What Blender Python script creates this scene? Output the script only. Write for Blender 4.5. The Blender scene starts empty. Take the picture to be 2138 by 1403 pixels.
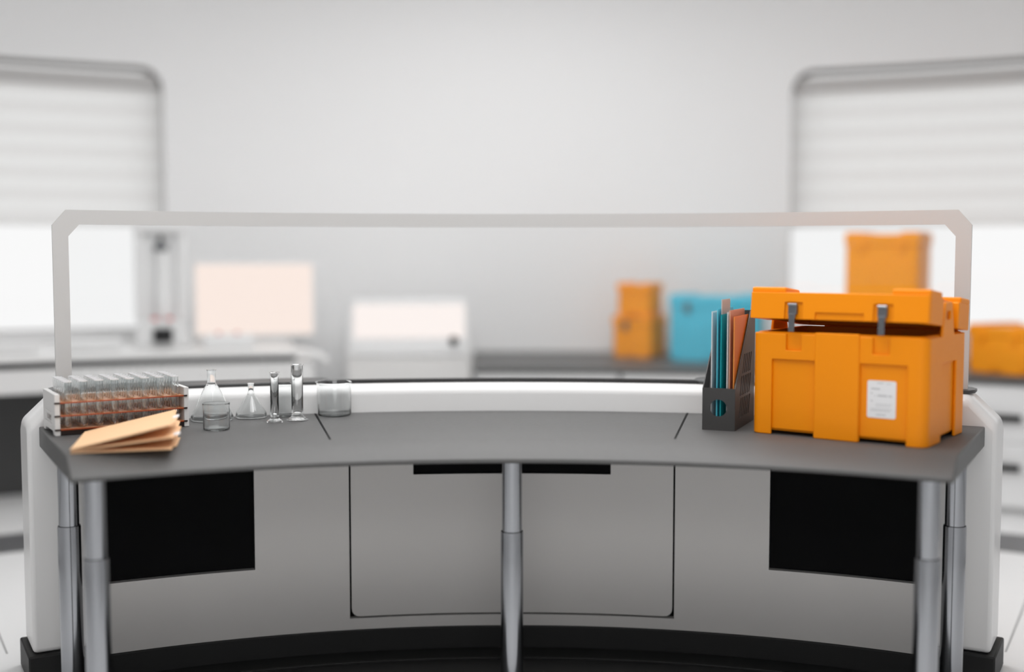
import bpy, bmesh, math, random
from mathutils import Matrix, Vector
random.seed(7)
D2R = math.pi / 180
S = bpy.context.scene
COL = S.collection

# ------------------------------------------------------------------ camera, world, lights, exposure
CAM_H = 1.414
cam_data = bpy.data.cameras.new('camera')
cam_data.sensor_width = 36.0
cam_data.lens = 2376.0 / 2138.0 * 36.0
cam_data.clip_start = 0.05
cam_data.dof.use_dof = True
cam_data.dof.focus_distance = 3.82
cam_data.dof.aperture_fstop = 0.0400 / 0.090
cam = bpy.data.objects.new('camera', cam_data)
cam.location = (0, 0, CAM_H)
cam.rotation_euler = (math.pi / 2 - math.atan(159.0 / 2376.0), 0, 0)
COL.objects.link(cam)
S.camera = cam

world = bpy.data.worlds.new('daylight'); S.world = world
world.use_nodes = True
bg = world.node_tree.nodes['Background']
bg.inputs['Color'].default_value = (1.0, 1.0, 1.0, 1)
bg.inputs['Strength'].default_value = 0.97

def area(name, loc, rot, sx, sy, power, color=(1, 1, 1), shape='RECTANGLE'):
    l = bpy.data.lights.new(name, 'AREA'); l.shape = shape
    l.size = sx; l.size_y = sy; l.energy = power; l.color = color
    o = bpy.data.objects.new(name, l); o.location = loc; o.rotation_euler = rot
    COL.objects.link(o); return o
# long oval ceiling lamp over the far half of the room, an added unseen fill light over the near half, and a small lamp hung over the desk
area('unseen_ceiling_light', (0, 4.1, 3.66), (0, 0, 0), 2.8, 5.6, 136, shape='ELLIPSE')
area('unseen_ceiling_light', (0, -2.6, 3.66), (0, 0, 0), 4.0, 3.0, 104, shape='ELLIPSE')
area('pendant_lamp', (0, 2.75, 2.75), (0, 0, 0), 0.6, 0.6, 3.5, shape='DISK')

S.view_settings.view_transform = 'Standard'
S.view_settings.look = 'None'
S.view_settings.exposure = 0.0
S.view_settings.gamma = 1.0
S.view_settings.use_curve_mapping = False
S.cycles.max_bounces = 24
S.cycles.diffuse_bounces = 6
S.cycles.glossy_bounces = 8
S.cycles.transmission_bounces = 24
S.cycles.transparent_max_bounces = 64
S.cycles.sample_clamp_indirect = 6.0

# ------------------------------------------------------------------ materials
def mat(name, col, rough=0.5, metal=0.0, spec=0.5, trans=0.0, ior=1.45, coat=0.0, emit=None, estr=0.0, noise=0.0, nscale=40.0):
    m = bpy.data.materials.new(name); m.use_nodes = True
    nt = m.node_tree; b = nt.nodes['Principled BSDF']
    b.inputs['Base Color'].default_value = (*col, 1)
    b.inputs['Roughness'].default_value = rough
    b.inputs['Metallic'].default_value = metal
    b.inputs['Specular IOR Level'].default_value = spec
    b.inputs['Transmission Weight'].default_value = trans
    b.inputs['IOR'].default_value = ior
    b.inputs['Coat Weight'].default_value = coat
    b.inputs['Coat Roughness'].default_value = 0.08
    if emit:
        b.inputs['Emission Color'].default_value = (*emit, 1); b.inputs['Emission Strength'].default_value = estr
    if noise:
        t = nt.nodes.new('ShaderNodeTexCoord'); n = nt.nodes.new('ShaderNodeTexNoise')
        n.inputs['Scale'].default_value = nscale; n.inputs['Detail'].default_value = 4
        mr = nt.nodes.new('ShaderNodeMapRange')
        mr.inputs['To Min'].default_value = max(0.02, rough - noise); mr.inputs['To Max'].default_value = rough + noise
        nt.links.new(t.outputs['Object'], n.inputs['Vector'])
        nt.links.new(n.outputs['Fac'], mr.inputs['Value']); nt.links.new(mr.outputs['Result'], b.inputs['Roughness'])
    return m

def brushed(name, col, rough):
    m = mat(name, col, rough, metal=1.0)
    nt = m.node_tree; b = nt.nodes['Principled BSDF']
    t = nt.nodes.new('ShaderNodeTexCoord'); mp = nt.nodes.new('ShaderNodeMapping')
    mp.inputs['Scale'].default_value = (2, 2, 400)
    n = nt.nodes.new('ShaderNodeTexNoise'); n.inputs['Scale'].default_value = 3.0; n.inputs['Detail'].default_value = 3
    mr = nt.nodes.new('ShaderNodeMapRange'); mr.inputs['To Min'].default_value = rough - 0.06; mr.inputs['To Max'].default_value = rough + 0.08
    nt.links.new(t.outputs['Object'], mp.inputs['Vector']); nt.links.new(mp.outputs['Vector'], n.inputs['Vector'])
    nt.links.new(n.outputs['Fac'], mr.inputs['Value']); nt.links.new(mr.outputs['Result'], b.inputs['Roughness'])
    return m

def thin_glass(name, tint=(0.985, 0.99, 0.99), refl=1.0):
    """thin sheet of clear glass: straight transmission plus Fresnel reflection"""
    m = bpy.data.materials.new(name); m.use_nodes = True
    nt = m.node_tree; nt.nodes.clear()
    o = nt.nodes.new('ShaderNodeOutputMaterial'); mx = nt.nodes.new('ShaderNodeMixShader')
    tr = nt.nodes.new('ShaderNodeBsdfTransparent'); tr.inputs['Color'].default_value = (*tint, 1)
    g = nt.nodes.new('ShaderNodeBsdfGlossy'); g.inputs['Roughness'].default_value = 0.02
    fr = nt.nodes.new('ShaderNodeLayerWeight'); fr.inputs['Blend'].default_value = 0.5
    pw = nt.nodes.new('ShaderNodeMath'); pw.operation = 'POWER'; pw.inputs[1].default_value = 5.0
    ml = nt.nodes.new('ShaderNodeMath'); ml.operation = 'MULTIPLY_ADD'; ml.inputs[1].default_value = 0.96 * refl; ml.inputs[2].default_value = 0.04 * refl; ml.use_clamp = True
    nt.links.new(fr.outputs['Facing'], pw.inputs[0]); nt.links.new(pw.outputs[0], ml.inputs[0]); nt.links.new(ml.outputs[0], mx.inputs[0])
    nt.links.new(tr.outputs[0], mx.inputs[1]); nt.links.new(g.outputs[0], mx.inputs[2])
    nt.links.new(mx.outputs[0], o.inputs[0])
    return m

def half_glass(name, ior, k):
    """clear glass that bends light (share k) and lets the rest straight through, so that it casts only a light shade"""
    m = bpy.data.materials.new(name); m.use_nodes = True
    nt = m.node_tree; nt.nodes.clear()
    o = nt.nodes.new('ShaderNodeOutputMaterial'); mx = nt.nodes.new('ShaderNodeMixShader'); mx.inputs[0].default_value = k
    tr = nt.nodes.new('ShaderNodeBsdfTransparent'); tr.inputs['Color'].default_value = (0.985, 0.99, 0.99, 1)
    g = nt.nodes.new('ShaderNodeBsdfGlass'); g.inputs['Roughness'].default_value = 0.0; g.inputs['IOR'].default_value = ior
    g.inputs['Color'].default_value = (0.99, 0.995, 0.995, 1)
    nt.links.new(tr.outputs[0], mx.inputs[1]); nt.links.new(g.outputs[0], mx.inputs[2]); nt.links.new(mx.outputs[0], o.inputs[0])
    return m

def translucent(name, col, w=0.4, rough=0.4):
    m = bpy.data.materials.new(name); m.use_nodes = True
    nt = m.node_tree; b = nt.nodes['Principled BSDF']; o = nt.nodes['Material Output']
    b.inputs['Base Color'].default_value = (*col, 1); b.inputs['Roughness'].default_value = rough
    t = nt.nodes.new('ShaderNodeBsdfTranslucent'); t.inputs['Color'].default_value = (*col, 1)
    mx = nt.nodes.new('ShaderNodeMixShader'); mx.inputs[0].default_value = w
    nt.links.new(b.outputs[0], mx.inputs[1]); nt.links.new(t.outputs[0], mx.inputs[2]); nt.links.new(mx.outputs[0], o.inputs[0])
    return m

M = dict(
    wall=mat('wall_paint', (0.90, 0.90, 0.903), 0.55, spec=0.4, noise=0.03),
    ceiling=mat('ceiling_paint', (0.9, 0.9, 0.9), 0.8),
    floor=mat('floor_white', (0.86, 0.86, 0.86), 0.3),
    floor_dark=mat('floor_stripe_grey', (0.13, 0.13, 0.135), 0.35),
    floor_seam=mat('floor_seam', (0.42, 0.42, 0.42), 0.5),
    jamb=mat('window_reveal_taupe', (0.20, 0.185, 0.18), 0.6, spec=0.2),
    white=mat('white_lacquer', (0.78, 0.775, 0.77), 0.30, coat=0.1),
    white_matte=mat('white_plastic', (0.80, 0.80, 0.80), 0.45),
    panel=mat('grey_steel_panel', (0.56, 0.545, 0.53), 0.32, metal=0.25, noise=0.05, nscale=120),
    black=mat('black_plastic', (0.005, 0.005, 0.0053), 0.55, spec=0.06),
    black_soft=mat('black_rubber', (0.013, 0.013, 0.013), 0.5, spec=0.3),
    desk=mat('charcoal_laminate', (0.085, 0.084, 0.083), 0.48, spec=0.6, noise=0.04, nscale=60),
    plate=mat('dark_grey_plate', (0.05, 0.05, 0.05), 0.35),
    metal=brushed('brushed_steel', (0.35, 0.36, 0.38), 0.15),
    metal_dark=mat('dark_metal', (0.16, 0.165, 0.175), 0.38, metal=0.8),
    frame=mat('warm_grey_aluminium', (0.60, 0.59, 0.58), 0.42, metal=0.1),
    pane=thin_glass('clear_screen_glass', (0.985, 0.987, 0.987), 0.6),
    window_glass=thin_glass('window_glass', (0.99, 0.99, 0.99), 0.6),
    glass=mat('laboratory_glass', (0.99, 0.995, 0.995), 0.0, trans=1.0, ior=1.45),
    thin=half_glass('thin_walled_glass', 1.45, 1.0),
    tube_glass=half_glass('test_tube_glass', 1.45, 1.0),
    tube_rim=translucent('rim_highlight_white', (0.95, 0.95, 0.96), 0.45, 0.1),  # near-white colour carries the highlights on the glass rims
    orange=mat('orange_plastic', (0.90, 0.275, 0.0), 0.42, spec=0.32, noise=0.04, nscale=30),
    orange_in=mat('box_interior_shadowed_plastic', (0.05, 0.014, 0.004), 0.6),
    orange_lit=mat('lit_orange_plastic', (1.0, 0.36, 0.012), 0.45, spec=0.4),  # brighter orange: the light on the back crates is put into the colour
    blue=mat('sky_blue_plastic', (0.085, 0.53, 0.70), 0.45),
    label=mat('paper_label', (0.80, 0.80, 0.81), 0.6),
    print_=mat('grey_print', (0.55, 0.55, 0.56), 0.7),
    manila=mat('manila_card', (0.88, 0.57, 0.33), 0.6),
    holder=mat('charcoal_plastic', (0.048, 0.046, 0.045), 0.42),
    shelf=translucent('amber_acrylic', (1.0, 0.64, 0.38), 0.45, 0.2),
    rail=mat('dark_amber_edge', (0.33, 0.055, 0.012), 0.3),
    peg=mat('brown_black_peg', (0.02, 0.010, 0.008), 0.4),
    rack=mat('rack_white_plastic', (0.70, 0.69, 0.68), 0.5),
    blind=translucent('blind_fabric_white', (0.95, 0.95, 0.945), 0.84, 0.7),
    blind2=translucent('blind_fabric_sheer', (0.92, 0.915, 0.91), 0.82, 0.7),
    blind_head=mat('blind_header_grey', (0.56, 0.55, 0.545), 0.5),
    screen=mat('peach_screen', (0.02, 0.02, 0.02), 0.2, emit=(1.0, 0.845, 0.765), estr=0.98),
    screen2=mat('pale_screen', (0.02, 0.02, 0.02), 0.2, emit=(1.0, 0.91, 0.87), estr=1.0),
    red=mat('red_plastic', (0.62, 0.10, 0.10), 0.4),
    s_white=translucent('folder_pale_grey', (0.85, 0.86, 0.87), 0.35),
    s_cyan=translucent('folder_light_blue', (0.14, 0.74, 0.88), 0.35),
    s_teal=translucent('folder_teal', (0.01, 0.52, 0.57), 0.35),
    s_pink=translucent('folder_pale_pink', (0.76, 0.68, 0.65), 0.3),
    s_peach=translucent('folder_peach', (0.86, 0.50, 0.35), 0.3),
    s_orange=translucent('folder_orange', (0.95, 0.36, 0.07), 0.25),
)

# ------------------------------------------------------------------ helpers
CY = 0.9                                           # everything in this round room is laid out about (0, CY)
def P(R, a, z, c=CY):
    return Vector((R * math.sin(a * D2R), c + R * math.cos(a * D2R), z))
def L(R, a, z):                                    # the same, in the local space of a thing whose Empty stands at (0, CY, 0)
    return P(R, a, z, 0.0)

def link(name, bm, m, parent=None, smooth=None, bevel=0.0, seg=2):
    bmesh.ops.recalc_face_normals(bm, faces=bm.faces[:])
    me = bpy.data.meshes.new(name); bm.to_mesh(me); bm.free()
    for x in (m if isinstance(m, (list, tuple)) else [m]): me.materials.append(x)
    o = bpy.data.objects.new(name, me); COL.objects.link(o)
    if parent is not None: o.parent = parent
    if bevel:
        b = o.modifiers.new('bevel', 'BEVEL'); b.width = bevel; b.segments = seg; b.limit_method = 'ANGLE'
        b.angle_limit = 40 * D2R; b.harden_normals = False
    if smooth is not None:
        for p in me.polygons: p.use_smooth = True
        if smooth < 180: me.set_sharp_from_angle(angle=smooth * D2R)
    return o

def thing(name, label, cat, loc=(0, 0, 0), rz=0.0, group=None):
    o = bpy.data.objects.new(name, None); COL.objects.link(o)
    o.empty_display_size = 0.1; o.location = loc; o.rotation_euler = (0, 0, rz * D2R)
    return tag(o, label, cat, group)
def tag(o, label, cat, group=None, kind=None):
    o['label'] = label; o['category'] = cat
    if group: o['group'] = group
    if kind: o['kind'] = kind
    return o
def struct(o):
    o['kind'] = 'structure'; return o

def box(bm, x0, x1, y0, y1, z0, z1, mtx=None):
    vs = [bm.verts.new((x, y, z)) for z in (z0, z1) for x, y in ((x0, y0), (x1, y0), (x1, y1), (x0, y1))]
    for f in ((3, 2, 1, 0), (4, 5, 6, 7), (0, 1, 5, 4), (1, 2, 6, 5), (2, 3, 7, 6), (3, 0, 4, 7)):
        bm.faces.new([vs[i] for i in f])
    if mtx is not None: bmesh.ops.transform(bm, matrix=mtx, verts=vs)
    return vs
def bx(*a, **k):
    bm = bmesh.new(); box(bm, *a, **k); return bm

def lathe(prof, n=48, bm=None, loc=(0, 0, 0)):
    bm = bm or bmesh.new(); rings = []
    for r, z in prof:
        if r < 1e-6: rings.append([bm.verts.new((loc[0], loc[1], loc[2] + z))])
        else: rings.append([bm.verts.new((loc[0] + r * math.cos(2 * math.pi * k / n), loc[1] + r * math.sin(2 * math.pi * k / n), loc[2] + z)) for k in range(n)])
    for A, B in zip(rings, rings[1:]):
        for k in range(n):
            j = (k + 1) % n
            if len(A) == 1 and len(B) == 1: break
            if len(A) == 1: bm.faces.new((A[0], B[k], B[j]))
            elif len(B) == 1: bm.faces.new((A[k], A[j], B[0]))
            else: bm.faces.new((A[k], A[j], B[j], B[k]))
    return bm

def arange(a0, a1, step=1.0):
    n = max(1, int(math.ceil(abs(a1 - a0) / step - 1e-6)))
    return [a0 + (a1 - a0) * k / n for k in range(n + 1)]

def sweep(prof, angs, bm=None, zf=None, P_=L, caps=True):
    """closed profile [(R, z)] carried round an arc through the angles; zf(a, z) may bend heights"""
    bm = bm or bmesh.new()
    rows = [[bm.verts.new(P_(R, a, zf(a, z) if zf else z)) for R, z in prof] for a in angs]
    n = len(prof)
    for A, B in zip(rows, rows[1:]):
        for k in range(n):
            bm.faces.new((A[k], A[(k + 1) % n], B[(k + 1) % n], B[k]))
    if caps:
        bm.faces.new(rows[0]); bm.faces.new(rows[-1][::-1])
    return bm
def slab(R0, R1, z0, z1, a0, a1, bm=None, step=1.0):
    return sweep([(R0, z0), (R0, z1), (R1, z1), (R1, z0)], arange(a0, a1, step), bm)

def plate(outer, holes, t, mtx):
    """flat sheet with real openings: outline and openings in (u, v), thickness t, then placed by mtx"""
    bm = bmesh.new(); es = []
    for loop in [outer] + list(holes):
        vs = [bm.verts.new((u, v, 0)) for u, v in loop]
        es += [bm.edges.new((vs[k], vs[(k + 1) % len(vs)])) for k in range(len(vs))]
    bmesh.ops.triangle_fill(bm, use_beauty=True, use_dissolve=False, edges=es)
    r = bmesh.ops.extrude_face_region(bm, geom=bm.faces[:])
    bmesh.ops.translate(bm, vec=(0, 0, t), verts=[g for g in r['geom'] if isinstance(g, bmesh.types.BMVert)])
    bmesh.ops.transform(bm, matrix=mtx, verts=bm.verts[:])
    return bm
def weld(bm):
    """join neighbouring columns and drop the touching walls between them"""
    bmesh.ops.remove_doubles(bm, verts=bm.verts[:], dist=1e-5)
    bm.verts.index_update(); seen = {}
    for f in bm.faces[:]: seen.setdefault(tuple(sorted(v.index for v in f.verts)), []).append(f)
    bmesh.ops.delete(bm, geom=[f for fs in seen.values() if len(fs) > 1 for f in fs], context='FACES')
def ring(cx, cy, r, n=32):
    return [(cx + r * math.cos(2 * math.pi * k / n), cy + r * math.sin(2 * math.pi * k / n)) for k in range(n)]
def rrect(x0, x1, y0, y1, r, n=5):
    out = []
    for cx, cy, s in ((x1 - r, y1 - r, 0), (x0 + r, y1 - r, 90), (x0 + r, y0 + r, 180), (x1 - r, y0 + r, 270)):
        for k in range(n + 1):
            a = (s + 90 * k / n) * D2R; out.append((cx + r * math.cos(a), cy + r * math.sin(a)))
    return out
UP_X = Matrix(((0, 0, 1, 0), (1, 0, 0, 0), (0, 1, 0, 0), (0, 0, 0, 1)))      # sheet (u, v, t) -> stands along y, thickness along x
UP_Y = Matrix(((1, 0, 0, 0), (0, 0, 1, 0), (0, 1, 0, 0), (0, 0, 0, 1)))      # sheet (u, v, t) -> stands along x, thickness along y

# ------------------------------------------------------------------ setting: floor, ceiling, round wall, windows
RW, HC = 7.2, 3.70
def polar_disc(name, z, rings, mats):
    bm = bmesh.new(); N = 180
    rows = []
    for R in rings:
        rows.append([bm.verts.new(P(R, 2.0 * k, z)) for k in range(N)])
    c = bm.verts.new((0, CY, z))
    for k in range(N): bm.faces.new((c, rows[0][k], rows[0][(k + 1) % N]))
    for i, (A, B) in enumerate(zip(rows, rows[1:])):
        for k in range(N):
            f = bm.faces.new((A[k], B[k], B[(k + 1) % N], A[(k + 1) % N]))
            f.material_index = 1 if abs(rings[i] - 5.137) < 0.01 else 0
    return struct(link(name, bm, mats))
polar_disc('floor', 0.0, [2.0, 4.0, 5.137, 5.546, 6.5, 7.6], [M['floor'], M['floor_dark']])
bm = bmesh.new()
for k in range(12):                                  # radial joints between the floor sheets
    a = 29.7 + 30 * k
    sweep([(3.6, -0.004), (3.6, 0.0012), (5.13, 0.0012), (5.13, -0.004)], [a - 0.055, a + 0.055], bm, P_=P)
struct(link('trim_1', bm, M['floor_seam']))
polar_disc('ceiling', HC, [2.0, 5.0, 7.6], [M['ceiling'], M['ceiling']])

WINS = [(-39.5, -18.95), (15.35, 39.5)]
WZ0, WZ1, WRC = 0.945, 2.70, 0.15
def opening(a, w):
    s = min(a - w[0], w[1] - a) * D2R * RW
    d = 0.0
    if s < WRC: d = WRC - math.sqrt(max(0.0, WRC ** 2 - (WRC - s) ** 2))
    return WZ0 + d, WZ1 - d
def stations(w):
    e = [WRC * (1 - math.cos(k * math.pi / 2 / 8)) / RW / D2R for k in range(9)]
    mid = arange(w[0] + e[-1], w[1] - e[-1], 1.0)
    return [w[0] + x for x in e[:-1]] + mid + [w[1] - x for x in e[:-1]][::-1]
bm = bmesh.new()
def wall_strip(bm, angs, z0f, z1f):
    A = [(bm.verts.new(P(RW, a, z0f(a))), bm.verts.new(P(RW, a, z1f(a)))) for a in angs]
    for p, q in zip(A, A[1:]): bm.faces.new((p[0], q[0], q[1], p[1]))
lo, hi = (lambda a: 0.0), (lambda a: HC)
for a0, a1 in ((-60, WINS[0][0]), (WINS[0][1], WINS[1][0]), (WINS[1][1], 60)):
    wall_strip(bm, arange(a0, a1, 1.0), lo, hi)
for w in WINS:
    st = stations(w)
    wall_strip(bm, st, lo, lambda a: opening(a, w)[0]); wall_strip(bm, st, lambda a: opening(a, w)[1], hi)
bmesh.ops.remove_doubles(bm, verts=bm.verts[:], dist=1e-4)
struct(link('wall_back', bm, M['wall'], smooth=30))
bm = bmesh.new(); wall_strip(bm, arange(60, 300, 2.0), lo, hi)
struct(link('wall_front', bm, M['wall'], smooth=30))
bm = slab(RW - 0.012, RW - 0.0005, 0.0, 0.10, -60, 60)
bmesh.ops.translate(bm, vec=(0, CY, 0), verts=bm.verts[:])
struct(link('baseboard_back', bm, M['white_matte']))

BLIND_LABEL = ('white banded roller blind half lowered over the left window',
               'white banded roller blind half lowered over the right window')
for i, w in enumerate(WINS):
    st = stations(w)
    loop = [(a, opening(a, w)[0]) for a in st] + [(a, opening(a, w)[1]) for a in st[::-1]]
    bm = bmesh.new()
    r0 = [bm.verts.new(P(RW, a, z)) for a, z in loop]; r1 = [bm.verts.new(P(RW + 0.26, a, z)) for a, z in loop]
    n = len(loop)
    for k in range(n):
        j = (k + 1) % n
        bm.faces.new((r0[k], r0[j], r1[j], r1[k]))
    wo = struct(link('window_%d' % (i + 1), bm, M['jamb'], smooth=50))
    bm = bmesh.new(); wall_strip_R = RW + 0.24
    g = [(bm.verts.new(P(wall_strip_R, a, opening(a, w)[0])), bm.verts.new(P(wall_strip_R, a, opening(a, w)[1]))) for a in st]
    for p, q in zip(g, g[1:]): bm.faces.new((p[0], q[0], q[1], p[1]))
    link('window_pane', bm, M['window_glass'], wo, smooth=60)
    t = thing('roller_blind', BLIND_LABEL[i], 'blind', (0, CY, 0), 0, 'window blinds')
    b0, b1 = w[0] + 0.16, w[1] - 0.16
    link('header_box', slab(RW + 0.05, RW + 0.15, 2.562, 2.652, b0, b1), M['blind_head'], t, smooth=30, bevel=0.006)
    z, k = 2.575, 0
    while z > 1.67:
        h = 0.055 if k % 2 == 0 else 0.086
        zb = max(1.657, z - h)
        R = RW + (0.105 if k % 2 == 0 else 0.10)
        link('fabric_band', slab(R, R + 0.004, zb, z, b0 - 0.1, b1 + 0.1), M['blind2'] if k % 2 == 0 else M['blind'], t, smooth=30)
        z = zb; k += 1
    link('bottom_bar', slab(RW + 0.095, RW + 0.113, 1.640, 1.660, b0 - 0.1, b1 + 0.1), M['blind2'], t, smooth=30)

# ------------------------------------------------------------------ curved desk with its five telescopic legs
DZ = 0.864
desk = thing('curved_desk', 'long curved charcoal desk on telescopic steel legs, front of the room', 'desk', (0, CY, 0))
link('tabletop', sweep([(3.234, DZ - 0.067), (3.234, DZ), (2.612, DZ), (2.520, DZ - 0.054), (2.520, DZ - 0.067)],
     arange(-28.9, 28.9, 0.6), zf=None), M['desk'], desk, smooth=35, bevel=0.004)
for a0, a1 in ((-12.62, -12.28), (11.28, 11.02)):
    bm = bmesh.new(); h = 0.075
    vs = [bm.verts.new(L(R, a, z)) for z in (DZ - 0.002, DZ + 0.0006) for R, a in ((3.232, a0 - 0.07), (3.232, a0 + 0.07), (2.62, a1 + 0.07), (2.62, a1 - 0.07))]
    for f in ((3, 2, 1, 0), (4, 5, 6, 7), (0, 1, 5, 4), (1, 2, 6, 5), (2, 3, 7, 6), (3, 0, 4, 7)): bm.faces.new([vs[i] for i in f])
    link('seam', bm, M['black'], desk)
for R, a in ((2.62, 0.0), (2.585, -27.3), (2.585, 27.3), (3.045, -27.75), (3.045, 27.75)):
    p = L(R, a, 0)
    lg = link('leg', lathe([(0, 0.013), (0.0355, 0.013), (0.0355, 0.562), (0.0345, 0.566), (0.0325, 0.566), (0.0325, 0.50), (0, 0.50)], 48, loc=p), M['metal'], desk, smooth=40)
    link('inner_tube', lathe([(0, 0.505), (0.0312, 0.505), (0.0312, DZ - 0.067), (0, DZ - 0.067)], 48, loc=p), M['metal'], lg, smooth=40)
    link('collar_ring', lathe([(0.0312, 0.5655), (0.0330, 0.5655), (0.0330, 0.5672), (0.0312, 0.5672)], 48, loc=p), M['black'], lg, smooth=40)

# ------------------------------------------------------------------ curved white counter behind the desk
ctr = thing('curved_counter', 'white curved counter unit behind the desk with grey front and black base', 'counter', (0, CY, 0))
AE, ZC = 29.55, 0.872
def chamfer(a, z):
    if z < 0.80: return z
    over = abs(a) - (AE - 1.62)
    top = 0.966 - max(0.0, over) * D2R * 3.25
    return min(z, z - (0.966 - top)) if top < 0.966 else z
lip = [(3.236 + 0.045 * (1 - math.cos(k * math.pi / 14)), 0.924 + 0.038 * math.sin(k * math.pi / 14)) for k in range(8)]
prof = [(3.44, 0.10), (3.236, 0.10)] + lip + [(3.40, 0.962), (3.44, 0.930)]
angs = [-AE, -AE + 0.28, -AE + 0.6, -AE + 1.0, -AE + 1.4, -AE + 1.62, -AE + 1.9] + arange(-AE + 2.2, AE - 2.2, 0.6) + [AE - 1.9, AE - 1.62, AE - 1.4, AE - 1.0, AE - 0.6, AE - 0.28, AE]
link('body', sweep(prof, angs, zf=chamfer), M['white'], ctr, smooth=50, bevel=0.028, seg=4)
bm = bmesh.new()
RP = 3.125
for a0, a1, z0, z1 in ((-26.35, 26.35, 0.10, 0.140), (-26.35, -10.62, 0.140, 0.338), (10.62, 26.35, 0.140, 0.338),
                       (-16.6, -10.62, 0.338, 0.79), (10.62, 16.6, 0.338, 0.79), (-26.35, -26.05, 0.338, 0.79), (26.05, 26.35, 0.338, 0.79)):
    slab(RP, 3.2355, z0, z1, a0, a1, bm, 0.6)
link('front_panel', bm, M['panel'], ctr, smooth=30)
link('gap_liner', slab(3.150, 3.2355, 0.141, 0.788, -10.61, 10.61), M['black'], ctr)
# the central door, with rounded lower corners and a dark grip slot under the desk edge
dr = bmesh.new()
DA = 10.50
def door_bottom(a):
    s = (DA - abs(a)) * D2R * RP; r = 0.028
    return 0.147 + (r - math.sqrt(max(0, r * r - (r - s) ** 2)) if s < r else 0.0)
da = [-DA, -DA + 0.03, -DA + 0.1, -DA + 0.2, -DA + 0.35, -DA + 0.53]
da = da + arange(-DA + 0.7, -6.45, 0.3)
def dcols(angs, zb, zt):
    for p, q in zip(angs, angs[1:]):
        v = [dr.verts.new(L(R, a, z)) for R in (RP, 3.149) for a, z in ((p, zb(p)), (q, zb(q)), (q, zt), (p, zt))]
        for f in ((0, 1, 2, 3), (7, 6, 5, 4), (0, 1, 5, 4), (1, 2, 6, 5), (2, 3, 7, 6), (3, 0, 4, 7)): dr.faces.new([v[i] for i in f])
dcols(da, door_bottom, 0.79); dcols([-x for x in da[::-1]], door_bottom, 0.79)
dcols(arange(-6.45, 6.45, 0.3), door_bottom, 0.652)
weld(dr)
door = link('door', dr, M['panel'], ctr)
link('grip_slot', slab(3.138, 3.149, 0.652, 0.79, -6.44, 6.44), M['black'], door)
for s in (-1, 1):
    p = link('vent_panel', slab(3.150, 3.2355, 0.339, 0.789, min(s * 16.62, s * 26.04), max(s * 16.62, s * 26.04)), M['black'], ctr, smooth=30)
    p['label'] = 'black recessed panel under the desk'
bm = slab(3.215, 3.455, 0.0, 0.099, -29.85, 29.85, step=0.6)
slab(RP, 3.216, 0.0, 0.0995, -26.45, 26.45, bm, 0.6)
link('plinth', bm, M['black_soft'], ctr, smooth=30, bevel=0.006)
bm = slab(3.02, RP, 0.0, 0.020, -26.4, 26.4, step=0.6); slab(2.28, 3.02, 0.0, 0.0125, -29.0, 29.0, bm, 0.6)
link('floor_plate', bm, M['black_soft'], ctr, smooth=30, bevel=0.003)
link('top_strip', slab(3.30, 3.405, 0.958, 0.9665, -27.3, 27.3, step=0.6), M['black'], ctr, smooth=30)
for a0, a1 in ((-28.15, -11.6), (11.6, 28.15)):
    sg = 1 if a0 > 0 else -1
    def nar(a): return max(0.0, 1.0 - min(abs(a - a0), abs(a1 - a)) / 0.7)
    bm = bmesh.new(); rows = []
    for a in [a0, a0 + 0.15, a0 + 0.35, a0 + 0.7] + arange(a0 + 1.3, a1 - 1.3, 0.6) + [a1 - 0.7, a1 - 0.35, a1 - 0.15, a1]:
        q = 0.05 * nar(a) ** 2
        rows.append([bm.verts.new(L(R, a, z)) for R, z in ((3.285 + q, 0.9625), (3.285 + q, 0.974), (3.435 - q, 0.974), (3.435 - q, 0.9625))])
    for A, B in zip(rows, rows[1:]):
        for k in range(4): bm.faces.new((A[k], A[(k + 1) % 4], B[(k + 1) % 4], B[k]))
    bm.faces.new(rows[0]); bm.faces.new(rows[-1][::-1])
    link('cover_plate', bm, M['plate'], ctr, smooth=35, bevel=0.003)

# ------------------------------------------------------------------ grey portal frame with its curved glass screen
fr = thing('partition_screen', 'grey portal frame with cut corners and clear glass standing on the white counter', 'screen', (0, CY, 0))
fb = bmesh.new(); RF0, RF1, Z0F = 3.322, 3.340, 0.9750
def ztop(a): return 1.583 - max(0.0, abs(a) - 26.97) * (0.052 / 0.76)
def zin(a): return 1.5345 - max(0.0, abs(a) - 26.24) * (0.041 / 0.62)
def fcol(p, q, b, t):
    v = [fb.verts.new(L(R, a, z)) for R in (RF0, RF1) for a, z in ((p, b(p)), (q, b(q)), (q, t(q)), (p, t(p)))]
    for f in ((0, 1, 2, 3), (7, 6, 5, 4), (0, 1, 5, 4), (1, 2, 6, 5), (2, 3, 7, 6), (3, 0, 4, 7)): fb.faces.new([v[i] for i in f])
zb = lambda a: Z0F
for s in (-1, 1):
    for p, q in ((27.73, 26.97), (26.97, 26.86)):
        fcol(s * p, s * q, zb, ztop)
    for p, q in ((26.86, 26.24), (26.24, 26.0)): fcol(s * p, s * q, zin, ztop)
aa = arange(-26.0, 26.0, 0.5)
for p, q in zip(aa, aa[1:]): fcol(p, q, zin, ztop)
weld(fb)
link('frame', fb, M['frame'], fr)
gb = bmesh.new()
ga = arange(-26.86, -26.24, 0.31) + arange(-25.8, 25.8, 0.6) + arange(26.24, 26.86, 0.31)
rows = [[gb.verts.new(L(R, a, z)) for R, z in ((3.3285, Z0F), (3.3285, zin(a)), (3.3335, zin(a)), (3.3335, Z0F))] for a in ga]
for A, B in zip(rows, rows[1:]):
    for k in range(4): gb.faces.new((A[k], A[(k + 1) % 4], B[(k + 1) % 4], B[k]))
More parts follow.
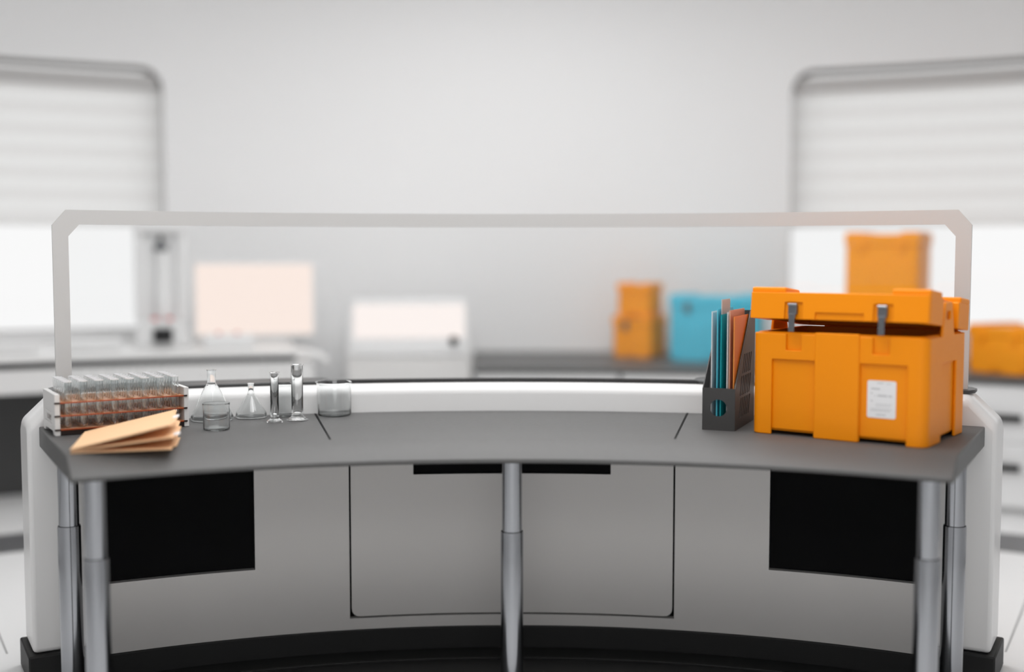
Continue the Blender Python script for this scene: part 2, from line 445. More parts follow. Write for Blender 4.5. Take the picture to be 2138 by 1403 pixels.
gb.faces.new(rows[0]); gb.faces.new(rows[-1][::-1])
link('glass_pane', gb, M['pane'], fr, smooth=30)

# ------------------------------------------------------------------ test tube rack and its tubes
RK = dict(loc=(-1.424, 3.519, DZ + 0.0005), rz=31.5)
rack = thing('test_tube_rack', 'white ended rack with amber shelves holding rows of test tubes', 'rack', RK['loc'], RK['rz'])
RL, RD, RHT = 0.418, 0.205, 0.131
for k, x in enumerate((0.0, RL - 0.016)):
    out = [(0, 0), (0.03, 0), (0.04, 0.012), (RD - 0.04, 0.012), (RD - 0.03, 0), (RD, 0), (RD, RHT), (0, RHT)]
    bm = plate(out, [rrect(0.065, RD - 0.055, 0.042, 0.058, 0.003, 2)], 0.016, Matrix.Translation((x, 0, 0)) @ UP_X)
    e = link('end_panel', bm, M['rack'], rack, bevel=0.002)
    xo = -0.0035 if k == 0 else RL - 0.0005
    bm = bx(xo, xo + 0.004, 0.05, RD - 0.04, 0.064, 0.071); box(bm, xo, xo + 0.004, 0.05, RD - 0.04, 0.03, 0.037)
    link('raised_rib', bm, M['rack'], e, bevel=0.001)
NX, NY, TR = 8, 6, 0.0138
PX, PY = (RL - 0.036) / NX, (RD - 0.008) / NY
tube_pos = [(0.018 + PX * (i + 0.5), 0.004 + PY * (j + 0.5)) for j in range(NY) for i in range(NX)]
for zs in (0.105, 0.064, 0.021):
    hol = [] if zs < 0.03 else [ring(x, y, TR + 0.0009, 20) for x, y in tube_pos]
    bm = plate([(0.0165, 0.003), (RL - 0.0165, 0.003), (RL - 0.0165, RD - 0.003), (0.0165, RD - 0.003)], hol, 0.003, Matrix.Translation((0, 0, zs - 0.003)))
    sh = link('shelf', bm, M['shelf'], rack)
    bm = bx(0.0165, RL - 0.0165, 0.0005, 0.003, zs - 0.0042, zs - 0.0002)
    link('front_edge', bm, M['rail'], sh)
    for xa, xb in ((-0.001, 0.0165), (RL - 0.0165, RL - 0.006)):
        link('peg', bx(xa, xb, -0.0035, 0.0, zs - 0.0045, zs + 0.0005), M['peg'], sh)
bm = bx(0.0165, RL - 0.0165, 0.004, RD - 0.004, 0.002, 0.0175)
link('base_shade', bm, M['peg'], rack)  # dark block painted as the shadow under the lowest shelf

def tube_bm():
    z0, z1, w = 0.0, 0.148, 0.0026
    pr = [(0, z0)] + [(TR * math.sin(t), z0 + TR * (1 - math.cos(t))) for t in [k * math.pi / 2 / 5 for k in range(1, 6)]]
    pr += [(TR, z1 - 0.003), (TR - w, z1 - 0.003)]
    ri = TR - w
    pr += [(ri * math.sin(t), z0 + w + ri * (1 - math.cos(t))) for t in [k * math.pi / 2 / 5 for k in range(5, 0, -1)]] + [(0, z0 + w)]
    return lathe(pr, 24)
def rim_bm():
    z1 = 0.148
    return lathe([(TR - 0.0022, z1 - 0.003), (TR + 0.0004, z1 - 0.003), (TR + 0.0009, z1 - 0.0015), (TR + 0.0004, z1), (TR - 0.0014, z1), (TR - 0.0022, z1 - 0.003)], 24)
rm = Matrix.Translation(RK['loc']) @ Matrix.Rotation(RK['rz'] * D2R, 4, 'Z')
first = None
for x, y in tube_pos:
    p = rm @ Vector((x, y, 0.0212))
    if first is None:
        first = link('test_tube', tube_bm(), M['tube_glass'], smooth=50)
        tag(first, 'clear glass test tube standing upright in the amber shelved rack', 'test tube', 'test tubes in the rack')
        o = first
        rim = link('rim', rim_bm(), M['tube_rim'], o, smooth=50)
    else:
        o = first.copy(); COL.objects.link(o)
        r = rim.copy(); COL.objects.link(r); r.parent = o
    o.location = p; o.rotation_euler = (0, 0, RK['rz'] * D2R)

# ------------------------------------------------------------------ three manila folders fanned on the left desk corner
FX = (-1.252, 3.200)
FLAB = ('flat lowest manila folder lying on the left desk corner',
        'middle manila folder with white tab, half raised in the fanned pile',
        'topmost manila folder, steepest of the fanned pile before the rack')
for k, (tilt, dx, yaw, tab) in enumerate(((0.35, 0.0, 12.5, None), (6.3, 0.004, 13.2, 0.045), (12.6, 0.0, 14.0, 0.150))):
    t = thing('manila_folder', FLAB[k], 'folder', (FX[0] + dx, FX[1], DZ + 0.001 + 0.0045 * k), yaw, 'manila folders')
    t.rotation_euler = (Matrix.Rotation(yaw * D2R, 3, 'Z') @ Matrix.Rotation(-tilt * D2R, 3, 'Y')).to_euler()
    W_, DP = 0.275 + 0.004 * k, 0.345
    for name, z0, z1, ww in (('back_leaf', 0.0, 0.0014, W_), ('front_leaf', 0.0026, 0.0040, W_ - 0.004)):
        if name == 'back_leaf':
            cut = [(0, 0), (ww, 0), (ww, 0.05), (ww + 0.010, 0.06), (ww + 0.010, 0.22), (ww, 0.23), (ww, DP), (0, DP)]
        else:
            cut = [(0, 0), (ww, 0), (ww, DP), (0, DP)]
        link(name, plate(cut, [], z1 - z0, Matrix.Translation((0, 0, z0))), M['manila'], t, bevel=0.0004)
    bm = bx(-0.0012, 0.0004, 0, DP, 0.0, 0.0040); link('fold_spine', bm, M['manila'], t, bevel=0.0004)
    if tab is not None:
        tb = link('index_tab', bx(W_ - 0.006, W_ + 0.014, tab, tab + 0.055, 0.0016, 0.0025), M['label'], t)
        tb['label'] = 'white index tab'

# ------------------------------------------------------------------ glassware (double walled, turned)
def beaker_bm(r, h, w=0.0014, flare=0.0, lip=0.0030, spout=True):
    pr = [(0, 0), (r * 0.90, 0), (r * 0.97, 0.002), (r, 0.008), (r + flare, h - 0.006), (r + flare + lip, h - 0.0008), (r + flare + lip - 0.001, h),
          (r + flare + lip - w, h - 0.0005), (r + flare - w, h - 0.006), (r - w, 0.009), (r * 0.95 - w, 0.0038), (r * 0.85, 0.0026), (0, 0.0026)]
    bm = lathe(pr, 64)
    if spout:
        for v in bm.verts:
            if v.co.z > h - 0.014:
                a = math.atan2(v.co.y, v.co.x); d = abs((a - math.pi + math.pi) % (2 * math.pi) - math.pi)
                if d < 0.4:
                    k = 0.11 * r * math.cos(d / 0.4 * math.pi / 2) ** 2 * (v.co.z - (h - 0.014)) / 0.014
                    v.co.x += k * math.cos(a); v.co.y += k * math.sin(a)
    return bm
def flask_bm(r, h, rn, zs, w=0.0014):
    o = [(0, 0), (r * 0.90, 0), (r * 0.97, 0.0022), (r, 0.008), (r * 0.985, 0.014), (r * 0.95, 0.021)]
    n = 6
    o += [(r * 0.95 + (rn * 1.75 - r * 0.95) * k / n, 0.021 + (zs - 0.012 - 0.021) * k / n) for k in range(1, n + 1)]
    o += [(rn * 1.22, zs - 0.003), (rn, zs + 0.006), (rn, h - 0.004), (rn + 0.0026, h - 0.0012), (rn + 0.0022, h)]
    inn = [(rn - w + 0.0010, h), (rn - w, h - 0.005), (rn - w, zs + 0.006)]
    inn += [(max(rn - w, rr - w * 1.1), zz) for rr, zz in o[::-1][5:-4]] + [(r * 0.9, 0.0030), (0, 0.0026)]
    return lathe(o + inn, 64)
def cylinder_bm(rf, r, h, w=0.0022):
    o = [(0, 0), (rf, 0), (rf, 0.004), (rf * 0.86, 0.008), (r * 1.25, 0.011), (r, 0.016), (r, h - 0.004), (r + 0.0026, h - 0.002), (r + 0.0026, h),
         (r - w + 0.0006, h), (r - w, h - 0.006), (r - w, 0.024), (r * 0.6, 0.021), (0, 0.020)]
    return lathe(o, 48)
def glass(name, bm, label, cat, x, y, rz=0.0):
    o = link(name, bm, M['glass' if cat == 'cylinder' else 'thin'], smooth=50); o.location = (x, y, DZ + 0.0004); o.rotation_euler = (0, 0, rz * D2R)
    return tag(o, label, cat, 'glassware on the desk')
glass('conical_flask', flask_bm(0.072, 0.174, 0.0138, 0.126), 'large clear conical flask beside the test tube rack', 'flask', -1.031, 3.885)
glass('conical_flask', flask_bm(0.0535, 0.121, 0.0100, 0.086), 'small clear conical flask between the large flask and the tall cylinders', 'flask', -0.910, 3.944)
glass('beaker', beaker_bm(0.0425, 0.0870, lip=0.001), 'small clear beaker standing in front of the large conical flask', 'beaker', -0.959, 3.667, 40)
glass('measuring_cylinder', cylinder_bm(0.0275, 0.0142, 0.171), 'shorter and thinner of the two footed glass cylinders', 'cylinder', -0.804, 3.83)
glass('measuring_cylinder', cylinder_bm(0.0365, 0.0200, 0.193), 'taller and wider of the two footed glass cylinders', 'cylinder', -0.737, 3.882)
glass('beaker', beaker_bm(0.036, 0.116, lip=0.001), 'clear beaker standing behind the two glass cylinders', 'beaker', -0.805, 3.985, 130)
glass('beaker', beaker_bm(0.0585, 0.1195, w=0.0016, flare=0.0005, lip=0.0026), 'wide clear beaker with spout, standing alone beside the desk seam', 'beaker', -0.629, 4.008, 0)

# ------------------------------------------------------------------ magazine file with its folders
HF = dict(loc=(0.617, 3.668, DZ), rz=-23.5)
hold = thing('magazine_file', 'charcoal magazine file with slotted sides, left of the big orange box', 'file holder', HF['loc'], HF['rz'])
HWD, HD_, HF_, HB, TH = 0.107, 0.300, 0.137, 0.378, 0.0035
side = [(0, 0), (HD_, 0), (HD_, HB), (0.227, HB), (0, HF_)]
slots = []
for k in range(6):
    for j, (za, zc) in enumerate(((0.035, 0.098), (0.106, 0.169), (0.177, 0.240))):
        u0 = 0.060 + 0.027 * k + 0.009 * j; sl = 0.024
        slots.append([(u0, za), (u0 + 0.012, za), (u0 + 0.012 + sl, zc), (u0 + sl, zc)])
slots = [s for s in slots if all(0.008 < u < HD_ - 0.02 and v < HF_ + (HB - HF_) * u / 0.227 - 0.012 for u, v in s)]
for x in (0.0, HWD - TH):
    link('side_panel', plate(side, slots, TH, Matrix.Translation((x, 0, 0)) @ UP_X), M['holder'], hold, bevel=0.0004)
link('slot_shade', plate([(TH, TH), (HD_ - TH, TH), (HD_ - TH, HB - 0.004), (0.228, HB - 0.004), (TH, HF_ - 0.004)], [], 0.0006, Matrix.Translation((HWD - TH - 0.0008, 0, 0)) @ UP_X), M['black'], hold)  # black sheet behind the slots, standing in for the shade inside
link('front_panel', plate([(TH, 0), (HWD - TH, 0), (HWD - TH, HF_), (TH, HF_)], [ring(HWD / 2 - 0.001, 0.073, 0.0275, 40)], TH, UP_Y), M['holder'], hold)
link('back_panel', bx(TH, HWD - TH, HD_ - TH, HD_, 0, HB), M['holder'], hold)
link('bottom_panel', bx(TH, HWD - TH, TH, HD_ - TH, 0, TH), M['holder'], hold)
hm = Matrix.Translation(HF['loc']) @ Matrix.Rotation(HF['rz'] * D2R, 4, 'Z')
SH = [ # x0, x1, y0, y1, height, material, label
    (0.0245, 0.0275, 0.012, 0.235, 0.380, 's_white', 'pale grey folder, leftmost in the magazine file'),
    (0.0425, 0.0455, 0.012, 0.235, 0.388, 's_cyan', 'light blue folder between the pale grey and teal folders'),
    (0.0495, 0.0520, 0.040, 0.160, 0.418, 's_pink', 'tall pale pink sheet, standing highest in the magazine file'),
    (0.0545, 0.0575, 0.012, 0.235, 0.370, 's_teal', 'dark teal folder in the middle of the magazine file'),
    (0.0755, 0.0785, 0.012, 0.235, 0.378, 's_white', 'white folder standing just right of the teal folder'),
    (0.0815, 0.0845, 0.016, 0.235, 0.384, 's_peach', 'peach folder behind the orange folder, second from the right'),
    (0.0965, 0.0995, 0.012, 0.232, 0.364, 's_orange', 'bright orange folder, rightmost in the magazine file'),
]
for x0, x1, y0, y1, h, mk, lab in SH:
    t = thing('document_folder', lab, 'folder', hm @ Vector((0, 0, TH + 0.0003)), HF['rz'], 'folders in the magazine file')
    tk = min(0.0012, (x1 - x0) / 3)
    link('front_cover', bx(x0, x0 + tk, y0, y1, 0, h), M[mk], t)
    link('back_cover', bx(x1 - tk, x1, y0, y1 - 0.002, 0, h - 0.003), M[mk], t)
    link('spine', bx(x0 + tk, x1 - tk, y0, y0 + 0.0012, 0, h - 0.001), M[mk], t)

# ------------------------------------------------------------------ the big orange transport box (open lid)
def transport_box(name, label, cat, loc, rz, w, d, h, m, lid_h=0.095, tilt=0.0, gap=0.0, group=None, detail=True, latch='metal_dark', latches=(0.23, 0.77)):
    """w along x, d along y; front face at y = 0"""
    t = thing(name, label, cat, loc, rz, group)
    wall, rc = 0.024, 0.022
    zb = 0.012
    bm = bmesh.new()
    # outer skin with a thick rim and a real hollow
    def loopv(ins, z, r): return [bm.verts.new((x, y, z)) for x, y in rrect(ins, w - ins, ins, d - ins, max(0.003, r), 4)]
    rings = [loopv(0.006, zb, rc), loopv(0.0, zb + 0.008, rc), loopv(0.0, h - 0.004, rc), loopv(0.004, h, rc), loopv(wall, h, rc * 0.6), loopv(wall, h * 0.35, rc * 0.6)]
    n = len(rings[0])
    for A, B in zip(rings, rings[1:]):
        for k in range(n): bm.faces.new((A[k], A[(k + 1) % n], B[(k + 1) % n], B[k]))
    bm.faces.new(rings[0][::-1]); bm.faces.new(rings[-1])
    link('body', bm, M[m], t, smooth=35)
    if detail:
        # one raised shell wrapped round the body: corner posts, centre rib, sunk panels, latch niches and the two handle tabs
        pr, lw = 0.0095, 0.049
        lx = [0.243 * w, 0.757 * w]
        ptop = h * 0.735
        arc = rc * math.pi / 2
        sL = (w / 2 - rc) + arc; sF = sL + (d - 2 * rc) + arc; sR = sF + (w - 2 * rc) + arc; sB = sR + (d - 2 * rc) + arc; sE = sB + w / 2 - rc
        def pos(q, off):
            def corner(cx, cy, a_, k): an = (a_ + 90 * k) * D2R; return (cx + (rc + off) * math.cos(an), cy + (rc + off) * math.sin(an))
            if q < sL - arc: return (w / 2 - q, d + off)
            if q < sL: return corner(rc, d - rc, 90, (q - sL + arc) / arc)
            if q < sF - arc: return (-off, d - rc - (q - sL))
            if q < sF: return corner(rc, rc, 180, (q - sF + arc) / arc)
            if q < sR - arc: return (rc + (q - sF), -off)
            if q < sR: return corner(w - rc, rc, 270, (q - sR + arc) / arc)
            if q < sB - arc: return (w + off, rc + (q - sR))
            if q < sB: return corner(w - rc, d - rc, 0, (q - sB + arc) / arc)
            return (w - rc - (q - sB), d + off)
        fx = lambda x: sF + x - rc
        ly = lambda y: sL + d - rc - y
        ry = lambda y: sR + y - rc
        bot, top = [(0.0, 0.0)], []
        for q0, q1 in ((ly(0.74 * d), ly(0.34 * d)), (fx(0.110 * w), fx(0.372 * w)), (fx(0.640 * w), fx(0.905 * w)), (ry(0.34 * d), ry(0.74 * d))):
            hi_ = 0.008 if False else ptop
            bot += [(q0, 0.0), (q0, hi_), (q1, hi_), (q1, 0.0)]
        bot.append((sE, 0.0))
        ht = h - 0.004
        tabs = [(ly(0.66 * d), ly(0.58 * d), ly(0.40 * d), ly(0.34 * d)), (ry(0.34 * d), ry(0.40 * d), ry(0.58 * d), ry(0.66 * d))]
        top.append((0.0, ht))
        t0 = tabs[0]; top += [(t0[0], ht), (t0[1], h + 0.098), (t0[2], h + 0.098), (t0[3], ht)]
        for c in lx: top += [(fx(c - lw / 2), ht), (fx(c - lw / 2), ptop + 0.030), (fx(c + lw / 2), ptop + 0.030), (fx(c + lw / 2), ht)]
        t1 = tabs[1]; top += [(t1[0], ht), (t1[1], h + 0.098), (t1[2], h + 0.098), (t1[3], ht)]
        top.append((sE, ht))
        holes = [rrect(ly(0.55 * d), ly(0.43 * d), h + 0.045, h + 0.070, 0.004, 3), rrect(ry(0.43 * d), ry(0.55 * d), h + 0.045, h + 0.070, 0.004, 3)]
        b2 = plate(bot + top[::-1], holes, pr, Matrix.Identity(4))
        for q in (sL, sF, sR, sB):
            for k in range(7):
                bmesh.ops.bisect_plane(b2, geom=b2.verts[:] + b2.edges[:] + b2.faces[:], dist=1e-6, plane_co=(q - arc + arc * k / 6, 0, 0), plane_no=(1, 0, 0))
        for v in b2.verts:
            x, y = pos(v.co.x, v.co.z); v.co = Vector((x, y, v.co.y))
        link('shell', b2, M[m], t, bevel=0.0035, seg=3)
        link('centre_rib', bx(0.375 * w, 0.637 * w, -pr - 0.0045, -0.002, 0.0, h + 0.003), M[m], t, bevel=0.004, seg=3)
    else:
        for f0 in (0.10, 0.60): link('front_moulding', bx(f0 * w, (f0 + 0.30) * w, -0.004, 0.002, 0, h * 0.7), M[m], t, bevel=0.002)
        link('base_feet', bx(0.01, w - 0.01, 0.01, d - 0.01, 0, zb + 0.002), M[m], t)
    # lid, hinged along the back edge
    hinge = Matrix.Translation((0, d + 0.004, h + 0.002)) @ Matrix.Rotation(-tilt * D2R, 4, 'X') @ Matrix.Translation((0, -d - 0.004, 0))
    o_ = 0.013 if detail else 0.004
    bm = bmesh.new()
    nz0, nz1 = (0.30 * d, 0.72 * d)
    if detail:
        # notched in the ends so that the handle tabs of the body pass through
        out = [(-o_, -o_ - 0.004), (w + o_, -o_ - 0.004), (w + o_, nz0), (w - 0.008, nz0), (w - 0.008, nz1), (w + o_, nz1), (w + o_, d + o_), (-o_, d + o_), (-o_, nz1), (0.008, nz1), (0.008, nz0), (-o_, nz0)]
        inner = [(0.030, 0.014), (w - 0.030, 0.014), (w - 0.030, d - 0.014), (0.030, d - 0.014)]
        base = plate(out, [inner], lid_h - 0.016, hinge)
        lid = link('lid', base, M[m], t, bevel=0.005, seg=3)
        link('lid_top', bx(0.028, w - 0.028, 0.012, d - 0.012, lid_h - 0.045, lid_h - 0.020, mtx=hinge), M[m], lid)
        link('hinge', bx(0.13 * w, w - 0.02, d + 0.0136, d + 0.021, h - 0.016, h + 0.012), M[m], t, bevel=0.002)
        # raised corner blocks on the lid top
        for x0, x1, y0, y1 in ((-o_, 0.10, -o_ - 0.004, 0.10), (w - 0.10, w + o_, -o_ - 0.004, 0.10), (-o_, 0.10, d - 0.09, d + o_), (w - 0.10, w + o_, d - 0.09, d + o_)):
            link('corner_block', bx(x0, x1, y0, y1, lid_h - 0.020, lid_h, mtx=hinge), M[m], lid, bevel=0.006, seg=3)
        f0 = -o_ - 0.004
        # recesses for the latches and the grip panel, cut as darker-edged niches by framing mouldings
        pt = 0.007
        fo = [(-o_ + 0.002, 0.0)]
        cs = [(0.192 * w, 0.300 * w, 0.052), (0.378 * w, 0.662 * w, 0.022), (0.716 * w, 0.824 * w, 0.052)]
        for a, b, hh in cs: fo += [(a, 0.0), (a, hh), (b, hh), (b, 0.0)]
        fo += [(w + o_ - 0.002, 0.0), (w + o_ - 0.002, lid_h - 0.017), (-o_ + 0.002, lid_h - 0.017)]
        link('lid_moulding', plate(fo, [], pt, hinge @ Matrix.Translation((0, f0 - pt, 0)) @ UP_Y), M[m], lid, bevel=0.002, seg=2)
        for c in (0.246 * w, 0.770 * w):
            # draw latch: wide head in the niche, narrow tongue hanging below the lid edge
            hd = bmesh.new()
            box(hd, c - 0.014, c + 0.014, f0 - 0.016, f0 - 0.001, 0.014, 0.046, hinge)
            la = link('latch', hd, M[latch], t, bevel=0.003)
            tg = plate([(c - 0.012, 0.016), (c + 0.012, 0.016), (c + 0.009, -0.006), (c + 0.0095, -0.040), (c - 0.0095, -0.040), (c - 0.009, -0.006)], [], 0.006, hinge @ Matrix.Translation((0, f0 - 0.0175, 0)) @ UP_Y)
            link('latch_tongue', tg, M[latch], la, bevel=0.0015)
            link('latch_bar', bx(c - 0.015, c + 0.015, f0 - 0.019, f0 - 0.010, 0.041, 0.048, mtx=hinge), M['metal'], la, bevel=0.002)
    else:
        box(bm, -o_, w + o_, -o_, d + o_, 0.0, lid_h - 0.012, hinge)
        lid = link('lid', bm, M[m], t, bevel=0.006)
        bm = bmesh.new()
        bm.free()
        for x0, x1 in ((0.0, 0.24 * w), (0.76 * w, w)): link('lid_rib', bx(x0, x1, 0, d, lid_h - 0.013, lid_h, mtx=hinge), M[m], lid, bevel=0.003)
        for c in [f * w for f in latches]:
            link('latch', bx(c - 0.018, c + 0.018, -o_ - 0.012, -o_ + 0.001, -0.035, 0.030, mtx=hinge), M[latch], t, bevel=0.003)
    return t

BOX_W, BOX_D, BOX_H = 0.530, 0.392, 0.324
big = transport_box('transport_box', 'big orange transport box with half open lid and white label, on the desk', 'box',
                    (0.776, 3.610, DZ + 0.0005), -36.2, BOX_W, BOX_D, BOX_H, 'orange', lid_h=0.099, tilt=5.6)
lb = plate(rrect(0.680 * BOX_W, 0.842 * BOX_W, 0.078, 0.190, 0.006, 4), [], 0.0006, Matrix.Translation((0, -0.0008, 0)) @ UP_Y)
lab = link('shipping_label', lb, M['label'], big); lab['label'] = 'white printed paper label'
bm = bmesh.new(); x0 = 0.680 * BOX_W; lw = 0.162 * BOX_W
for u0, u1, v, hh in ((0.34, 0.56, 0.1815, 0.003), (0.66, 0.84, 0.1805, 0.002), (0.13, 0.44, 0.163, 0.0045), (0.12, 0.19, 0.150, 0.003), (0.24, 0.30, 0.143, 0.002),
                      (0.36, 0.70, 0.1425, 0.0055), (0.74, 0.86, 0.1425, 0.005), (0.12, 0.20, 0.127, 0.003), (0.3, 0.86, 0.119, 0.0015), (0.3, 0.8, 0.113, 0.0015),
                      (0.12, 0.86, 0.1035, 0.0018), (0.12, 0.80, 0.0985, 0.0018), (0.32, 0.66, 0.0865, 0.0032)):
    box(bm, x0 + u0 * lw, x0 + u1 * lw, -0.0012, -0.0006, v, v + hh)
link('printed_lines', bm, M['print_'], lab)
box_shade = link('inner_shade', bx(0.026, BOX_W - 0.026, 0.026, BOX_D - 0.026, BOX_H * 0.35, BOX_H * 0.35 + 0.004), M['orange_in'], big)  # dark sheet over the orange floor, interior shade put into its colour

# ------------------------------------------------------------------ background left: curved white console with instruments
con = thing('curved_console', 'long white curved console with dark groove below the left window', 'console', (0, CY, 0))
A0, A1 = -46.0, -12.4
def droop(a, z):
    k = max(0.0, (a - A1) / 1.9)
    return z - 0.085 * (1 - math.sqrt(max(0.0, 1 - min(1, k) ** 2)))
link('worktop', slab(6.03, 7.17, 0.846, 0.882, A0, A1), M['white'], con, smooth=30, bevel=0.008)
link('front_lip', sweep([(5.985, 0.846), (5.985, 0.880), (6.03, 0.886), (6.10, 0.886), (6.10, 0.846)], arange(A0, A1, 1.0) + [A1 + 0.5, A1 + 1.0, A1 + 1.35, A1 + 1.6, A1 + 1.78, A1 + 1.87], zf=droop), M['white'], con, smooth=50, bevel=0.006)
link('groove', slab(6.045, 6.10, 0.806, 0.846, A0, A1), M['plate'], con)
link('apron', slab(6.015, 6.60, 0.668, 0.806, A0, A1 + 1.0), M['white'], con, smooth=30, bevel=0.01)
link('back_panel', slab(6.60, 6.70, 0.0, 0.70, A0, A1 - 1.5), M['plate'], con)
link('end_support', slab(6.08, 6.62, 0.0, 0.69, A1 - 1.4, A1 + 0.6), M['white'], con, bevel=0.01)

ms = P(6.66, -14.45, 0.8825)
mon = thing('computer_monitor', 'monitor with bright peach screen on the white console', 'monitor', ms, 12.0)
link('bezel', bx(-0.385, 0.385, -0.012, 0.02, 0.030, 0.520), M['white_matte'], mon, bevel=0.008)
link('display', bx(-0.366, 0.366, -0.015, -0.010, 0.052, 0.502), M['screen'], mon)
link('stand_neck', bx(-0.05, 0.05, 0.02, 0.045, 0.0, 0.25), M['white_matte'], mon, bevel=0.005)
link('stand_foot', bx(-0.18, 0.18, -0.09, 0.10, 0.0, 0.014), M['white_matte'], mon, bevel=0.005)

ds = P(6.60, -19.4, 0.8825)
dev = thing('test_stand', 'tall white two column test stand left of the peach monitor', 'instrument', ds, 18.0)
link('base', plate([(-0.17, 0), (0.17, 0), (0.15, 0.12), (0.115, 0.155), (-0.115, 0.155), (-0.15, 0.12)], [], 0.30, Matrix.Translation((0, -0.15, 0)) @ UP_Y), M['white_matte'], dev, bevel=0.012)
for x in (-0.13, 0.125): link('column', bx(x - 0.030, x + 0.030, -0.02, 0.07, 0.15, 0.76), M['white_matte'], dev, bevel=0.01)
link('top_beam', bx(-0.16, 0.155, -0.04, 0.08, 0.700, 0.775), M['white_matte'], dev, bevel=0.012)
link('back_plate', bx(-0.10, 0.10, 0.02, 0.03, 0.16, 0.70), M['white_matte'], dev)
link('load_head', lathe([(0, 0.585), (0.035, 0.585), (0.045, 0.600), (0.038, 0.630), (0.02, 0.64), (0, 0.70)], 24), M['metal_dark'], dev, smooth=40)
link('piston', lathe([(0, 0.165), (0.040, 0.165), (0.040, 0.35), (0.032, 0.36), (0.032, 0.59), (0, 0.59)], 24), M['white_matte'], dev, smooth=40)
for x in (-0.045, 0.042): link('knob', lathe([(0, 0), (0.022, 0), (0.020, 0.022), (0, 0.022)], 20, loc=(x, -0.06, 0.155)), M['red'], dev, smooth=40)
link('sample_tray', bx(-0.057, 0.057, -0.175, -0.145, 0.026, 0.112), M['black'], dev, bevel=0.006)

for (R, a, w, hgt, lab, kn) in ((6.35, -23.2, 0.34, 0.060, 'low white control box left of the test stand', 0), (6.30, -16.0, 0.30, 0.078, 'low white control box with two red buttons before the peach monitor', 2),
                                (6.35, -27.2, 0.30, 0.045, 'low white control box at the far left end of the console', 0)):
    c = P(R, a, 0.8825)
    t = thing('control_box', lab, 'instrument', c, -a, 'control boxes on the console')
    link('housing', plate([(-0.10, 0), (0.10, 0), (0.10, hgt * 0.55), (0.06, hgt), (-0.10, hgt)], [], w, Matrix.Translation((-w / 2, 0, 0)) @ UP_X), M['white_matte'], t, bevel=0.01)
    for k in range(kn): link('button', lathe([(0, 0), (0.014, 0), (0.012, 0.014), (0, 0.014)], 16, loc=(-0.06 + 0.11 * k, -0.03, hgt)), M['red'], t, smooth=40)

# ------------------------------------------------------------------ background centre: white analyser on its pedestal
cp = P(6.35, -5.9, 0.0)
ped = thing('pedestal', 'plain pale floor pedestal under the white analyser', 'pedestal', cp, 6.0)
link('cabinet', bx(-0.395, 0.395, 0.0, 0.55, 0.0, 0.795), M['rack'], ped, bevel=0.012)
link('plinth', bx(-0.37, 0.37, -0.004, 0.02, 0.0, 0.06), M['frame'], ped)
an = thing('analyser', 'white benchtop analyser with lit window and dark knob on the pedestal', 'instrument', cp + Vector((0, 0, 0.795)), 6.0)
bm = plate([(-0.395, 0), (0.395, 0), (0.395, 0.05), (0.372, 0.345), (0.355, 0.362), (-0.355, 0.362), (-0.372, 0.345), (-0.395, 0.05)], [], 0.50, UP_Y)
link('housing', bm, M['white_matte'], an, bevel=0.012)
link('lit_window', bx(-0.350, 0.350, -0.004, 0.002, 0.122, 0.335), M['screen2'], an)
link('lower_ledge', bx(-0.36, 0.36, -0.012, 0.001, 0.015, 0.095), M['white_matte'], an, bevel=0.006)
kb = Matrix.Translation((0.282, -0.004, 0.105)) @ Matrix.Rotation(math.pi / 2, 4, 'X')
bm = lathe([(0, 0), (0.030, 0), (0.027, 0.030), (0, 0.030)], 24); bmesh.ops.transform(bm, matrix=kb, verts=bm.verts[:])
link('knob', bm, M['black'], an, smooth=40)

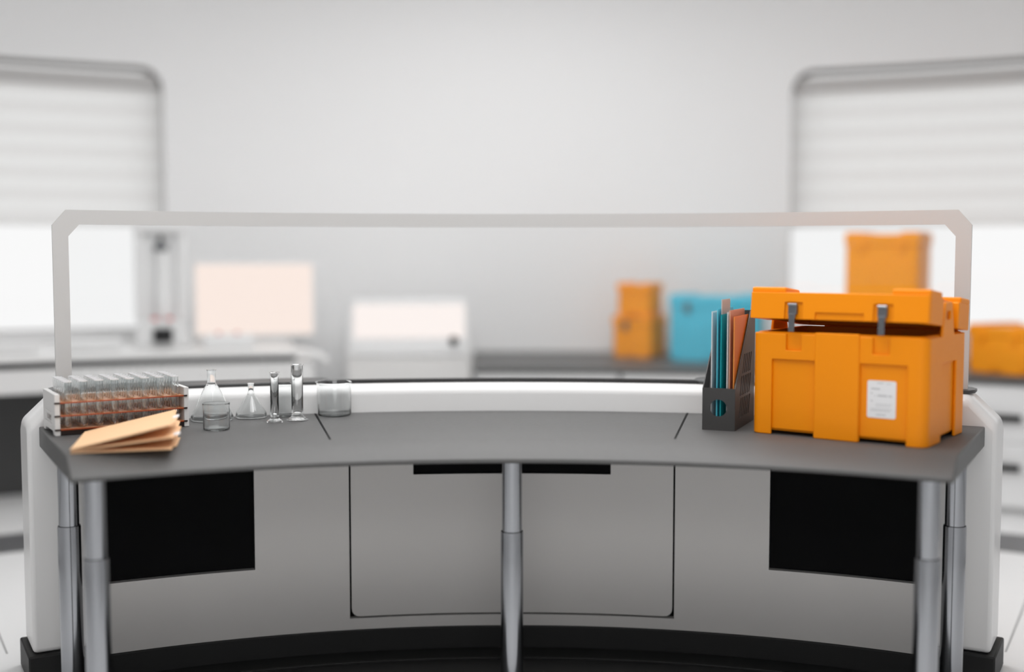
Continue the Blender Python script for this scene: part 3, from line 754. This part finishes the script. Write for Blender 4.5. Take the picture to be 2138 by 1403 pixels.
# ------------------------------------------------------------------ background right: dark worktop on white drawer cabinets
wt = tag(link('worktop', slab(5.975, 7.175, 0.728, 0.765, -2.2, 40.0), M['desk'], smooth=30, bevel=0.004),
         'long dark grey curved worktop on the white drawer cabinets, right background', 'worktop')
wt.location = (0, CY, 0)
CL = ('white drawer cabinet under the left end of the dark worktop', 'white drawer cabinet under the blue crate', 'white drawer cabinet under the tall orange crate stack, behind the orange box',
      'white drawer cabinet with black bar handles at the right edge', 'white drawer cabinet past the right edge of the picture')
for k in range(5):
    a0 = -2.1 + 8.4 * k; a1 = a0 + 8.3
    t = thing('drawer_cabinet', CL[k], 'cabinet', (0, CY, 0), 0, 'cabinets under the dark worktop')
    link('carcass', slab(6.045, 7.15, 0.06, 0.727, a0, a1), M['white_matte'], t, smooth=30)
    link('plinth', slab(6.06, 7.10, 0.0, 0.06, a0, a1), M['white_matte'], t)
    for z0, z1, zh in ((0.4075, 0.724, 0.545), (0.05, 0.4045, 0.27)):
        d = link('drawer', slab(5.992, 6.045, z0, z1, a0 + 0.06, a1 - 0.06), M['white_matte'], t, smooth=30, bevel=0.004)
        am = (a0 + a1) / 2 - 0.75 
        link('handle', slab(5.960, 5.992, zh - 0.017, zh + 0.017, am - 0.8, am + 1.15 + 0.15), M['black'], d, smooth=30, bevel=0.003)

def crate(label, R, a, rz, w, d, h, lid, m, z, **k):
    c = P(R, a, z)
    q = Matrix.Rotation(rz * D2R, 3, 'Z') @ Vector((-w / 2, -d / 2, 0))
    return transport_box('storage_crate', label, 'crate', c + q, rz, w, d, h - lid, m, lid_h=lid, detail=False, **k)
ZW = 0.765
G = 'crates on the dark worktop'
crate('orange crate under the smaller one, left of the blue crate', 6.84, 7.25, -33, 0.285, 0.24, 0.272, 0.06, 'orange_lit', ZW, group=G, latches=(0.35,))
crate('smallest orange crate, stacked on another beside the blue crate', 6.84, 7.25, -33, 0.245, 0.19, 0.220, 0.05, 'orange_lit', ZW + 0.2735, group=G, latch='orange_lit')
crate('wide sky blue crate on the dark worktop behind the magazine file', 6.66, 11.65, -18, 0.57, 0.36, 0.425, 0.08, 'blue', ZW, group=G, latches=(0.2,))
crate('orange crate at the bottom of the tall stack before the right window', 6.48, 20.75, -32, 0.43, 0.34, 0.400, 0.08, 'orange_lit', ZW, group=G, latch='orange_lit')
crate('orange crate topmost of the tall stack before the right window', 6.48, 20.75, -32, 0.43, 0.34, 0.410, 0.08, 'orange_lit', ZW + 0.404, group=G, latch='orange_lit')
crate('low orange crate standing cornerwise at the right edge of the picture', 6.40, 27.3, -60, 0.40, 0.36, 0.275, 0.07, 'orange_lit', ZW, group=G, latch='orange_lit')
